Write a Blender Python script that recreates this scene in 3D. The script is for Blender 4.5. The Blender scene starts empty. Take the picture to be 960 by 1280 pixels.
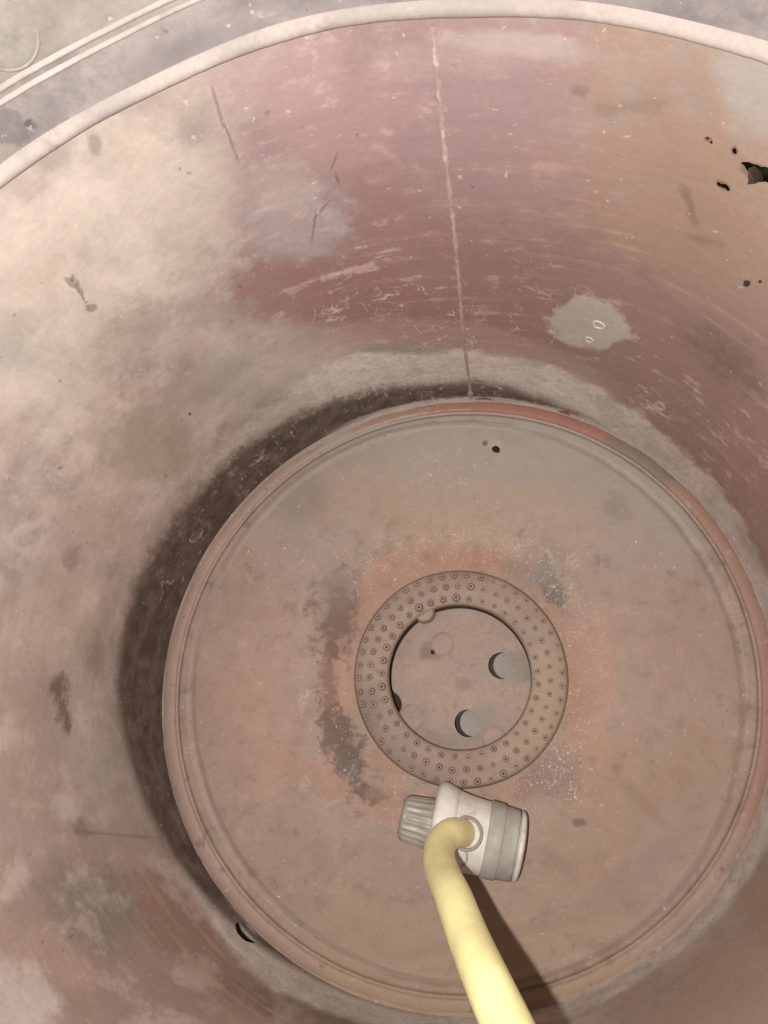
import bpy, bmesh, math, random
import numpy as np
from mathutils import Vector, Matrix, Euler, noise as mnoise

random.seed(7)
SC = bpy.context.scene
COL = SC.collection
R = 0.286                                   # drum radius (m)
EX, EA = 0.018, 0.459                       # the drum is dented slightly oval
H_RIM = 0.585                               # height of the open rim

# ------------------------------------------------------------------ camera
CAM = Vector((0.0392, -0.0358, 0.7485))
EUL = Euler((0.2606, 0.1408, 0.0), 'XYZ')
FPX = 961.0
cd = bpy.data.cameras.new('camera')
cd.sensor_fit = 'VERTICAL'; cd.sensor_height = 32.0
cd.lens = FPX / 1280.0 * 32.0
cd.clip_start = 0.01; cd.clip_end = 100
cam = bpy.data.objects.new('camera', cd); COL.objects.link(cam)
cam.location = CAM; cam.rotation_euler = EUL
SC.camera = cam
RM = EUL.to_matrix()

def ray(x, y):
    return RM @ Vector(((x - 480) / FPX, -(y - 640) / FPX, -1.0))
def oval(p):                                # distance from the axis in the oval drum, scaled to R
    c, s = math.cos(EA), math.sin(EA)
    u, v = p[0]*c + p[1]*s, -p[0]*s + p[1]*c
    return math.hypot(u/(1+EX), v/(1-EX))
def on_floor(x, y, z=0.0):
    d = ray(x, y); t = (z - CAM.z) / d.z
    return CAM + d*t
def on_wall(x, y, rad=R):
    d = ray(x, y); lo, hi = 0.0, 3.0
    for _ in range(50):
        m = (lo+hi)/2
        if oval(CAM + d*m) < rad: lo = m
        else: hi = m
    return CAM + d*lo
def at_depth(x, y, dep):
    return CAM + ray(x, y)*dep
def wall_uv(x, y):
    p = on_wall(x, y); return (math.atan2(p.x, p.y)*R, p.z)
def floor_uv(x, y):
    p = on_floor(x, y); return (p.x, p.y)
def wall_xyz(th, rad, z):                   # angle from +y, clockwise seen from above
    ux, uy = math.sin(th), math.cos(th)
    k = rad / oval((ux, uy))
    return Vector((ux*k, uy*k, z))

# ------------------------------------------------------------------ helpers
def S(c):                                   # sRGB 0..255 -> linear rgba
    o = []
    for v in c:
        v /= 255.0
        o.append(v/12.92 if v <= 0.04045 else ((v+0.055)/1.055)**2.4)
    return (*o, 1.0)

def link(name, bm, mat, parent=None, smooth=True):
    me = bpy.data.meshes.new(name)
    bm.normal_update(); bm.to_mesh(me); bm.free()
    if smooth:
        me.polygons.foreach_set('use_smooth', [True]*len(me.polygons))
    if mat: me.materials.append(mat)
    o = bpy.data.objects.new(name, me); COL.objects.link(o)
    if parent: o.parent = parent
    return o
def empty(name, loc=(0,0,0)):
    o = bpy.data.objects.new(name, None); COL.objects.link(o); o.location = loc
    o.empty_display_size = 0.05
    return o
def tag(o, label, cat, group=None, kind=None):
    o['label'] = label; o['category'] = cat
    if group: o['group'] = group
    if kind: o['kind'] = kind

class NT:
    def __init__(self, name):
        self.m = bpy.data.materials.new(name); self.m.use_nodes = True
        self.t = self.m.node_tree; self.t.nodes.clear()
    def n(self, typ, **kw):
        nd = self.t.nodes.new(typ)
        for k, v in kw.items(): setattr(nd, k, v)
        return nd
    def put(self, sock, v):
        if v is None: return
        if isinstance(v, bpy.types.NodeSocket): self.t.links.new(v, sock)
        else: sock.default_value = v
    def math(self, op, a, b=None, c=None, clamp=False):
        nd = self.n('ShaderNodeMath', operation=op, use_clamp=clamp)
        for i, v in enumerate((a, b, c)): self.put(nd.inputs[i], v)
        return nd.outputs[0]
    def mix(self, f, a, b, blend='MIX'):
        nd = self.n('ShaderNodeMix', data_type='RGBA', blend_type=blend)
        self.put(nd.inputs[0], f); self.put(nd.inputs[6], a); self.put(nd.inputs[7], b)
        return nd.outputs[2]
    def noise(self, vec, scale, detail=6, rough=0.6, dist=0.0, dims='3D'):
        nd = self.n('ShaderNodeTexNoise', noise_dimensions=dims)
        self.put(nd.inputs['Vector'], vec); nd.inputs['Scale'].default_value = scale
        nd.inputs['Detail'].default_value = detail; nd.inputs['Roughness'].default_value = rough
        nd.inputs['Distortion'].default_value = dist
        return nd.outputs['Fac']
    def rng(self, v, a, b, c=0.0, d=1.0, smooth=True):
        nd = self.n('ShaderNodeMapRange', interpolation_type='SMOOTHSTEP' if smooth else 'LINEAR')
        self.put(nd.inputs[0], v)
        for i, x in enumerate((a, b, c, d)): self.put(nd.inputs[1+i], x)
        return nd.outputs[0]
    def vmath(self, op, a, b=None, scale=None):
        nd = self.n('ShaderNodeVectorMath', operation=op)
        self.put(nd.inputs[0], a)
        if b is not None: self.put(nd.inputs[1], b)
        if scale is not None: self.put(nd.inputs[3], scale)
        return nd.outputs['Value'] if op in ('DOT_PRODUCT', 'LENGTH') else nd.outputs[0]
    def mapping(self, vec, scale=(1,1,1), rot=(0,0,0)):
        nd = self.n('ShaderNodeMapping'); self.put(nd.inputs[0], vec)
        nd.inputs['Scale'].default_value = scale; nd.inputs['Rotation'].default_value = rot
        return nd.outputs[0]
    def ramp(self, fac, pts, interp='LINEAR'):
        nd = self.n('ShaderNodeValToRGB'); self.put(nd.inputs[0], fac)
        cr = nd.color_ramp; cr.interpolation = interp
        while len(cr.elements) < len(pts): cr.elements.new(0.5)
        for e, (p, v) in zip(cr.elements, pts):
            e.position = p; e.color = v if isinstance(v, tuple) else (v, v, v, 1)
        return nd.outputs[0]
    def finish(self, color, rough=0.6, bump=None, bstr=0.4, bdist=0.001, spec=0.3, metal=0.0, alpha=None):
        bs = self.n('ShaderNodeBsdfPrincipled'); out = self.n('ShaderNodeOutputMaterial')
        self.put(bs.inputs['Base Color'], color); self.put(bs.inputs['Roughness'], rough)
        self.put(bs.inputs['Metallic'], metal); self.put(bs.inputs['Specular IOR Level'], spec)
        if alpha is not None: self.put(bs.inputs['Alpha'], alpha)
        if bump is not None:
            b = self.n('ShaderNodeBump'); b.inputs['Strength'].default_value = bstr
            b.inputs['Distance'].default_value = bdist
            self.put(b.inputs['Height'], bump)
            self.t.links.new(b.outputs[0], bs.inputs['Normal'])
        self.t.links.new(bs.outputs[0], out.inputs[0])
        return self.m

# a stain is an oval patch whose edge is eaten by noise
def stain_group():
    g = bpy.data.node_groups.new('stain', 'ShaderNodeTree')
    I = g.interface
    for nm, st in (('P','NodeSocketVector'),('C','NodeSocketVector'),('A','NodeSocketVector'),('B','NodeSocketVector'),
                   ('N','NodeSocketFloat'),('K','NodeSocketFloat'),('Soft','NodeSocketFloat'),('Amt','NodeSocketFloat')):
        I.new_socket(nm, in_out='INPUT', socket_type=st)
    I.new_socket('F', in_out='OUTPUT', socket_type='NodeSocketFloat')
    gi = g.nodes.new('NodeGroupInput'); go = g.nodes.new('NodeGroupOutput')
    L = g.links.new
    def vm(op, a, b):
        n = g.nodes.new('ShaderNodeVectorMath'); n.operation = op; L(a, n.inputs[0]); L(b, n.inputs[1])
        return n.outputs['Value'] if op == 'DOT_PRODUCT' else n.outputs[0]
    def mm(op, a, b=None):
        n = g.nodes.new('ShaderNodeMath'); n.operation = op
        for i, v in enumerate((a, b)):
            if v is None: continue
            if isinstance(v, float): n.inputs[i].default_value = v
            else: L(v, n.inputs[i])
        return n.outputs[0]
    d = vm('SUBTRACT', gi.outputs['P'], gi.outputs['C'])
    a = vm('DOT_PRODUCT', d, gi.outputs['A']); b = vm('DOT_PRODUCT', d, gi.outputs['B'])
    r = mm('SQRT', mm('ADD', mm('MULTIPLY', a, a), mm('MULTIPLY', b, b)))
    v = mm('ADD', mm('SUBTRACT', 1.0, r), mm('MULTIPLY', mm('SUBTRACT', gi.outputs['N'], 0.5), gi.outputs['K']))
    mr = g.nodes.new('ShaderNodeMapRange'); mr.interpolation_type = 'SMOOTHSTEP'
    L(v, mr.inputs[0]); L(mm('MULTIPLY', gi.outputs['Soft'], -1.0), mr.inputs[1]); L(gi.outputs['Soft'], mr.inputs[2])
    L(mm('MULTIPLY', mr.outputs[0], gi.outputs['Amt']), go.inputs[0])
    return g
STAIN = stain_group()
def stain(nt, P, uv, x, y, rx, ry, rot, N, k=0.8, soft=0.2, amt=1.0):
    h = 2.0
    c = uv(x, y); ux = [(p-q)/(2*h) for p, q in zip(uv(x+h, y), uv(x-h, y))]; uy = [(p-q)/(2*h) for p, q in zip(uv(x, y+h), uv(x, y-h))]
    J = np.array([[ux[0], uy[0]], [ux[1], uy[1]]]); Ji = np.linalg.inv(J)
    a = math.radians(rot); E = np.array([[math.cos(a)/rx, math.sin(a)/rx], [-math.sin(a)/ry, math.cos(a)/ry]])
    M = E @ Ji
    nd = nt.n('ShaderNodeGroup'); nd.node_tree = STAIN
    nt.put(nd.inputs['P'], P); nt.put(nd.inputs['C'], (c[0], c[1], 0)); nt.put(nd.inputs['A'], (*M[0], 0)); nt.put(nd.inputs['B'], (*M[1], 0))
    nt.put(nd.inputs['N'], N); nd.inputs['K'].default_value = k; nd.inputs['Soft'].default_value = soft; nd.inputs['Amt'].default_value = amt
    return nd.outputs[0]

def flat2(nt, uvsock):                      # zero the third coordinate
    return nt.vmath('MULTIPLY', uvsock, (1, 1, 0))

# ------------------------------------------------------------------ wall material
def wall_material():
    nt = NT('drum_wall_paint')
    tc = nt.n('ShaderNodeTexCoord'); obj = tc.outputs['Object']
    P = flat2(nt, tc.outputs['UV'])
    sep = nt.n('ShaderNodeSeparateXYZ'); nt.put(sep.inputs[0], P)
    U, V = sep.outputs[0], sep.outputs[1]
    nA = nt.noise(obj, 14, 6, 0.62, 0.3)      # cloudy
    nB = nt.noise(obj, 55, 7, 0.68, 0.2)      # blotchy
    nC = nt.noise(obj, 260, 2, 0.6)           # grain
    nD = nt.noise(nt.vmath('ADD', obj, (3.1, 1.7, 0.4)), 9, 3, 0.6, 0.8)
    nE = nt.noise(nt.vmath('ADD', obj, (7.7, 2.2, 5.0)), 28, 4, 0.6, 0.5)
    st = nt.noise(nt.mapping(P, (9, 120, 1)), 1.0, 3, 0.6)     # streaks round the wall
    sv = nt.noise(nt.mapping(P, (170, 12, 1)), 1.0, 3, 0.6)    # streaks down the wall
    edge = nt.math('MULTIPLY_ADD', nt.math('ADD', nt.math('MULTIPLY', nA, 0.55), nt.math('MULTIPLY', nB, 0.45)), 2.6, -0.8)
    fine = nt.math('ADD', nt.math('MULTIPLY', nB, 0.65), nt.math('MULTIPLY', nC, 0.35))
    # bare pale metal with cloudy corrosion
    c = nt.mix(nt.rng(nA, 0.33, 0.68), S((156, 141, 132)), S((194, 177, 167)))
    c = nt.mix(nt.rng(nD, 0.45, 0.70, 0, 0.7), c, S((176, 151, 140)))
    c = nt.mix(nt.rng(nE, 0.50, 0.68, 0, 0.5), c, S((144, 131, 122)))
    def sp(x, y, rx, ry, rot, colr, amt=1.0, k=0.8, soft=0.2, N=None):
        nonlocal c
        f = stain(nt, P, wall_uv, x, y, rx, ry, rot, N if N is not None else edge, k, soft, amt)
        c = nt.mix(f, c, S(colr)); return f
    for a in WALL_STAINS: sp(*a)
    up = nt.rng(nt.math('ADD', V, nt.math('MULTIPLY', nt.math('SUBTRACT', nB, .5), .01)), 0.464, 0.470)
    c = nt.mix(up, c, nt.mix(nt.rng(edge, .2, .8), S((126, 119, 117)), S((152, 141, 137))))
    up2 = nt.rng(V, 0.497, 0.502)
    c = nt.mix(up2, c, nt.mix(nt.rng(edge, .2, .8), S((134, 126, 119)), S((152, 142, 134))))
    # mottled corrosion on the bare side of the drum, drawn out down the wall
    nF = nt.noise(nt.mapping(obj, (24, 24, 17)), 1.0, 8, 0.66, 0.15)
    bare = nt.rng(nt.math('ABSOLUTE', nt.math('ADD', U, 0.46)), 0.22, 0.42, 1, 0)
    c = nt.mix(nt.math('MULTIPLY', bare, nt.rng(nF, 0.50, 0.64, 0, .40)), c, S((152, 136, 124)))
    c = nt.mix(nt.math('MULTIPLY', bare, nt.rng(nF, 0.50, 0.34, 0, .50)), c, S((206, 189, 178)))
    # pale scale above the floor, soot at the back, darker band round the left
    fr = nt.math('ADD', nt.math('DIVIDE', U, 2*math.pi*R), 0.5)
    zr = lambda pts: nt.math('MULTIPLY', nt.ramp(fr, [((d/360.0)+0.5, z/0.2) for d, z in pts]), 0.2)
    zg = zr([(-180, .045), (-150, .07), (-75, .02), (-55, .115), (-30, .135), (-14, .142), (-4, .118), (7, .108), (22, .094), (38, .078), (52, .062), (67, .052), (90, .054), (120, .050), (135, .038), (150, .034), (180, .038)])
    g = nt.math('ADD', nt.math('SUBTRACT', zg, V), nt.math('MULTIPLY', nt.math('SUBTRACT', edge, 0.5), nt.rng(nt.math('ABSOLUTE', U), .35, .6, .028, .012)))
    gc = nt.mix(nt.rng(fine, 0.35, 0.65), S((188, 178, 168)), S((216, 206, 196)))
    gm = nt.math('MULTIPLY', nt.rng(g, -0.008, 0.012, 0, 0.9), nt.rng(nt.math('ABSOLUTE', nt.math('ADD', U, .24)), .03, .17, .45, 1))
    c = nt.mix(gm, c, gc)
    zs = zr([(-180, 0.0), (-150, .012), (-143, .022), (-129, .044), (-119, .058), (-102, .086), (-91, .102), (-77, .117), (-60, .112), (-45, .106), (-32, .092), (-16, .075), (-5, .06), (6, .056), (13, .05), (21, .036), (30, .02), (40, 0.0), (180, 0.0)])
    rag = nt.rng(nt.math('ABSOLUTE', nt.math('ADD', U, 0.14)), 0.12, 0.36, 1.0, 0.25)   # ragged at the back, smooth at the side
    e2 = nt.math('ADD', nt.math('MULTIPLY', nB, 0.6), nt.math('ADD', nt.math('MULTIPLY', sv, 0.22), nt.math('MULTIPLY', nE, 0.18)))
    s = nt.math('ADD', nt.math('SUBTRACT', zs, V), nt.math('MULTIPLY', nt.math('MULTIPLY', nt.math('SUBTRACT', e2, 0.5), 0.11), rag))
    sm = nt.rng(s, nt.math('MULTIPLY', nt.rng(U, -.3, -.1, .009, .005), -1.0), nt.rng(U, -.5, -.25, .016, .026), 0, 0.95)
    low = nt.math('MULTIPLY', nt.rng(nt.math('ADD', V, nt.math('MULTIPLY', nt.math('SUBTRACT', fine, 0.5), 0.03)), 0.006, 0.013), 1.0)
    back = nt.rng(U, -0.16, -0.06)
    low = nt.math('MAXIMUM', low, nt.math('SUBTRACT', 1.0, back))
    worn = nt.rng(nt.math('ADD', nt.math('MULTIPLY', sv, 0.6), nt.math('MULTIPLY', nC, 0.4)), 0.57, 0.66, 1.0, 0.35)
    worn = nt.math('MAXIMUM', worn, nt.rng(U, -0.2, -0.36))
    bandc = nt.mix(nt.rng(nB, 0.35, 0.65), S((74, 60, 53)), S((104, 88, 79)))
    c = nt.mix(nt.math('MULTIPLY', nt.math('MULTIPLY', sm, low), worn), c, bandc)
    # drag marks running round the wall
    for (x, y, rx, ry, rot, colr, amt) in WALL_DRAGS:
        f = stain(nt, P, wall_uv, x, y, rx, ry, rot, edge, 0.9, 0.3, 1.0)
        f = nt.math('MULTIPLY', f, nt.rng(nt.math('ADD', nt.math('MULTIPLY', st, .75), nt.math('MULTIPLY', nB, .25)), 0.50, 0.68, 0, amt*.6)); c = nt.mix(f, c, S(colr))
    sc = nt.rng(nt.math('ADD', nt.math('MULTIPLY', nB, .7), nt.math('MULTIPLY', st, .3)), 0.55, 0.62, 0, .42)
    for (x, y, rx, ry, rot, amt) in ((620, 380, 300, 60, 14, .9), (380, 120, 130, 80, 0, .8), (850, 470, 130, 60, 42, .9), (420, 320, 120, 60, 0, .8), (520, 200, 200, 150, 0, .35), (900, 620, 60, 100, 50, .6)):
        c = nt.mix(nt.math('MULTIPLY', stain(nt, P, wall_uv, x, y, rx, ry, rot, edge, 1.2, .5, amt), sc), c, S((184, 160, 152)))
    # thin scratches
    r1 = nt.math('ABSOLUTE', nt.math('SUBTRACT', nt.noise(obj, 34, 1, 0.5, 0.5), 0.5))
    r1 = nt.rng(r1, 0.004, 0.016, 1, 0)
    r2 = nt.math('ABSOLUTE', nt.math('SUBTRACT', nt.noise(nt.vmath('ADD', obj, (4, 9, 2)), 80, 1, 0.5, 0.4), 0.5))
    r2 = nt.rng(r2, 0.008, 0.03, 1, 0)
    br = nt.math('MULTIPLY', nt.rng(nE, 0.48, 0.56), nt.rng(nB, 0.42, 0.56, 0, .75))
    scr = nt.math('MULTIPLY', nt.math('MAXIMUM', r1, nt.math('MULTIPLY', r2, 0.7)), br)
    for (x, y, rx, ry, rot, amt) in WALL_SCRATCHES:
        f = nt.math('MULTIPLY', stain(nt, P, wall_uv, x, y, rx, ry, rot, edge, 0.8, 0.3, amt), scr)
        c = nt.mix(f, c, S((214, 192, 184)))
    mk = nt.math('MULTIPLY_ADD', nt.math('ADD', nt.math('MULTIPLY', nB, .8), nt.math('MULTIPLY', nC, .2)), 3.4, -1.2)
    for a in WALL_MARKS: sp(*a, mk)
    # chips and freckles everywhere
    c = nt.mix(nt.rng(nt.noise(obj, 190, 2, 0.5), 0.70, 0.76, 0, 0.45), c, S((210, 194, 182)))
    c = nt.mix(nt.rng(nt.noise(nt.vmath('ADD', obj, (1, 5, 9)), 120, 3, 0.5), 0.70, 0.77, 0, 0.5), c, S((92, 78, 70)))
    v = nt.math('ADD', nt.math('MULTIPLY', nC, 0.35), nt.math('ADD', nt.math('MULTIPLY', nB, 0.4), nt.math('MULTIPLY', st, 0.25)))
    c = nt.mix(0.9, c, nt.ramp(v, [(0.25, 0.74), (0.75, 1.0)]), 'MULTIPLY')
    # rust rim round the holes
    for (x, y, rx, ry, rot) in HOLE_RIMS: sp(x, y, rx, ry, rot, (84, 62, 52), .55, .5, .3, fine)
    h = nt.math('ADD', nt.math('MULTIPLY', nB, 0.7), nt.math('ADD', nt.math('MULTIPLY', nC, 0.25), nt.math('MULTIPLY', nA, 1.2)))
    h = nt.math('ADD', h, nt.math('MULTIPLY', sm, -0.15))
    return nt.finish(c, nt.rng(nA, 0.3, 0.7, 0.52, 0.75), h, 0.35, 0.0016, 0.25)

MAUVE = (147, 121, 121); RED = (143, 112, 108); TAN = (156, 129, 112); BEI = (188, 174, 160)
WALL_STAINS = [
 # x, y, rx, ry, rot, colour, amount, raggedness, softness
 (520, 240, 240, 220, 0, MAUVE, .93, 1.15, .2),
 (650, 340, 290, 130, 12, RED, .9, .9, .25),
 (890, 510, 170, 130, 45, (148, 119, 112), .95, .8, .3),
 (960, 640, 110, 140, 60, (154, 123, 114), .9, .8, .3),
 (620, 150, 150, 160, 0, (152, 127, 126), .7, .9, .4),
 (430, 372, 160, 48, 5, (143, 110, 105), .9, .8, .2),
 (850, 190, 150, 160, 0, TAN, .95, 1.5, .6),
 (900, 300, 110, 90, 30, (154, 128, 111), .85, 1.5, .6),
 (955, 90, 60, 80, 10, (164, 156, 150), .75, 1.8, .7),
 (640, 50, 95, 17, 5, (178, 163, 158), .6, 1.5, .4),
 (560, 70, 120, 20, -4, (170, 146, 142), .45, 1.6, .5),
 (340, 100, 90, 50, -20, (170, 144, 139), .55, 1.6, .4), (420, 150, 80, 70, 0, (164, 136, 132), .5, 1.6, .5),
 (180, 260, 110, 130, 0, (192, 180, 166), .6, 1.2, .5),
 (60, 420, 120, 160, 0, (186, 172, 158), .6, 1.2, .5),
 (210, 590, 90, 110, 30, (172, 153, 140), .6, 1.2, .4),
 (330, 470, 90, 50, -20, (184, 172, 162), .7, 1.0, .4),
 (110, 700, 60, 160, 0, (184, 164, 152), .6, 1.3, .5),
 (60, 780, 100, 70, 0, (176, 157, 142), .5, 1.3, .4),
 (80, 980, 130, 120, 0, (176, 161, 152), .8, 1.0, .5),
 (30, 940, 60, 100, 0, (166, 140, 128), .6, 1.2, .4),
 (130, 1160, 200, 130, 35, (162, 140, 129), .8, 1.0, .4),
 (200, 1260, 220, 90, 20, (156, 131, 120), .85, 1.0, .4),
 (120, 1130, 70, 50, 30, (126, 115, 107), .65, 1.2, .4),
 (60, 1195, 60, 45, 30, (178, 150, 138), .6, 1.5, .5),
 (15, 1255, 75, 60, 30, (182, 170, 162), .9, 1.0, .3),
 (250, 1170, 100, 40, 42, (152, 121, 108), .85, .8, .25),
 (420, 1275, 120, 26, 12, (120, 98, 90), .8, .9, .3),
 (930, 1230, 120, 80, -35, (172, 145, 131), .9, .8, .3),
 (870, 1275, 90, 40, -30, (168, 142, 130), .85, .8, .3),
 (960, 1120, 50, 60, -40, (158, 132, 114), .7, .8, .3),
 (375, 285, 58, 52, 0, (160, 147, 144), .8, 1.9, .4),
 (350, 235, 40, 30, 0, (168, 150, 144), .6, 1.2, .3),
 (735, 405, 50, 35, 10, (178, 169, 158), .93, .7, .10),
 (560, 418, 220, 16, 6, (172, 140, 134), .6, 1.6, .4),
]
WALL_DRAGS = [
 (840, 350, 200, 40, 38, (176, 150, 132), .8),
 (880, 560, 150, 50, 50, (178, 150, 138), .7),
 (640, 330, 240, 90, 8, (176, 146, 138), .5),
 (280, 1190, 130, 60, 42, (172, 150, 120), .8),
 (200, 1100, 160, 90, 45, (168, 152, 138), .5),
 (900, 1220, 130, 70, -40, (150, 124, 108), .7),
]
WALL_SCRATCHES = [
 (505, 395, 120, 40, 0, .9), (660, 385, 80, 50, 0, .8), (820, 480, 60, 40, 40, .9), (560, 470, 120, 40, 0, .7),
 (250, 640, 90, 130, 30, .6), (900, 600, 60, 90, 50, .6), (720, 450, 120, 30, 15, .5),
]
DK = (98, 84, 78)
WALL_MARKS = [
 (90, 355, 10, 3, 40, (106, 94, 88), .6, 1.6, .25), (103, 371, 3.5, 17, -25, (106, 94, 88), .65, 2.2, .4), (112, 385, 8, 6, 0, (110, 98, 90), .6, 1.6, .3),
 (75, 878, 9, 30, -14, (100, 76, 68), .75, 1.6, .5), (70, 860, 14, 16, 0, (120, 100, 90), .5, 1.8, .5),
 (274, 140, 1.6, 20, -16, (122, 104, 100), .6, 2.2, .5), (287, 172, 1.8, 22, -20, (118, 98, 95), .6, 2.2, .5), (240, 165, 18, 14, 0, (140, 124, 118), .5, 1.8, .5),
 (405, 262, 1.6, 16, 40, (116, 104, 101), .65, 1.0, .5), (393, 287, 1.6, 18, 8, (116, 104, 101), .65, 1.0, .5), (418, 206, 1.6, 14, 22, (114, 90, 88), .6, 1.0, .5), (422, 226, 2.2, 9, -20, (114, 90, 88), .7, 1.0, .5),
 (723, 110, 10, 9, 0, (126, 104, 96), .6, 1.8, .5), (864, 258, 6, 24, -18, (122, 104, 84), .65, 1.8, .6), (885, 300, 20, 6, 10, (124, 104, 86), .5, 1.8, .6),
 (800, 128, 50, 12, -10, (134, 114, 100), .55, 1.8, .6),
 (880, 430, 34, 20, 40, (106, 88, 78), .5, 1.8, .7), (930, 460, 34, 20, 40, (106, 88, 78), .5, 1.8, .7),
 (935, 352, 5, 4.5, 0, (50, 44, 40), .95, .8, .2), (952, 350, 2, 2, 0, (50, 44, 40), .9, .5, .3),
 (237, 517, 1.8, 1.8, 0, (70, 60, 52), .9, .3, .3), (150, 1043, 55, 2.0, 4, (120, 107, 97), .5, 1.4, .7), (104, 1036, 12, 10, 0, (120, 108, 98), .5, 1.8, .5),
 (605, 502, 14, 5, 5, (146, 95, 84), .95, .4, .1), (704, 519, 9, 6, 8, (146, 95, 84), .95, .4, .1),
 (230, 60, 50, 16, -20, (126, 118, 120), .5, 1.8, .5), (20, 165, 40, 16, 20, (96, 88, 90), .6, 2.0, .4), (45, 160, 10, 6, 20, (84, 76, 78), .7, 2.0, .4),
 (120, 182, 6, 12, -10, (128, 116, 110), .6, 1.6, .5),
 (20, 430, 30, 34, 0, (150, 142, 134), .5, 1.8, .6), (250, 480, 90, 18, -30, (150, 138, 126), .5, 1.8, .6), (190, 560, 50, 34, 0, (142, 128, 110), .5, 1.8, .6), (90, 700, 10, 16, 0, (136, 118, 108), .6, 1.8, .5), (120, 820, 10, 34, 0, (136, 122, 100), .5, 1.8, .5),
 (945, 690, 9, 40, -30, (118, 86, 76), .4, 1.6, .6),
]
HOLE_RIMS = [(950, 214, 24, 10, 20), (905, 230, 10, 5, 32), (920, 186, 4.5, 6, -10), (887, 171, 5, 3.5, 30)]
# outlines of the rusted-through holes and the drain slot (photo positions on the wall)
def jag(cx, cy, rx, ry, rot, n, j, seed):
    rg = random.Random(seed); o = []; a = math.radians(rot)
    for i in range(n):
        u = 2*math.pi*i/n; m = 1 + rg.uniform(-j, j); px, py = rx*m*math.cos(u), ry*m*math.sin(u)
        o.append((cx + px*math.cos(a) - py*math.sin(a), cy + px*math.sin(a) + py*math.cos(a)))
    return o
HOLES_PX = [
 [(927, 201), (931, 200), (938, 200.5), (943, 203), (947, 203.5), (953, 207), (957, 206.5), (964, 209), (976, 213), (984, 219), (990, 229), (983, 236), (972, 233), (966, 229), (958, 225.5), (950, 226), (945, 228), (939, 228.5), (935.5, 229), (937, 224), (936, 219), (937.5, 214), (934, 209), (932, 205)],
 [(897, 227), (900, 225.5), (903, 228), (906, 227.5), (910, 229), (912.5, 232), (914, 236), (911, 237), (908, 233.5), (904, 232.5), (902, 231), (898.5, 230.5)],
 jag(920, 186, 2.6, 4.0, -10, 12, .2, 1), jag(886, 170, 1.9, 1.5, 0, 9, .2, 2), jag(891, 175, 2.0, 1.8, 0, 9, .2, 3),
 jag(308, 1166, 17, 8, 42, 32, .04, 4),
]
M_WALL = wall_material()

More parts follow.
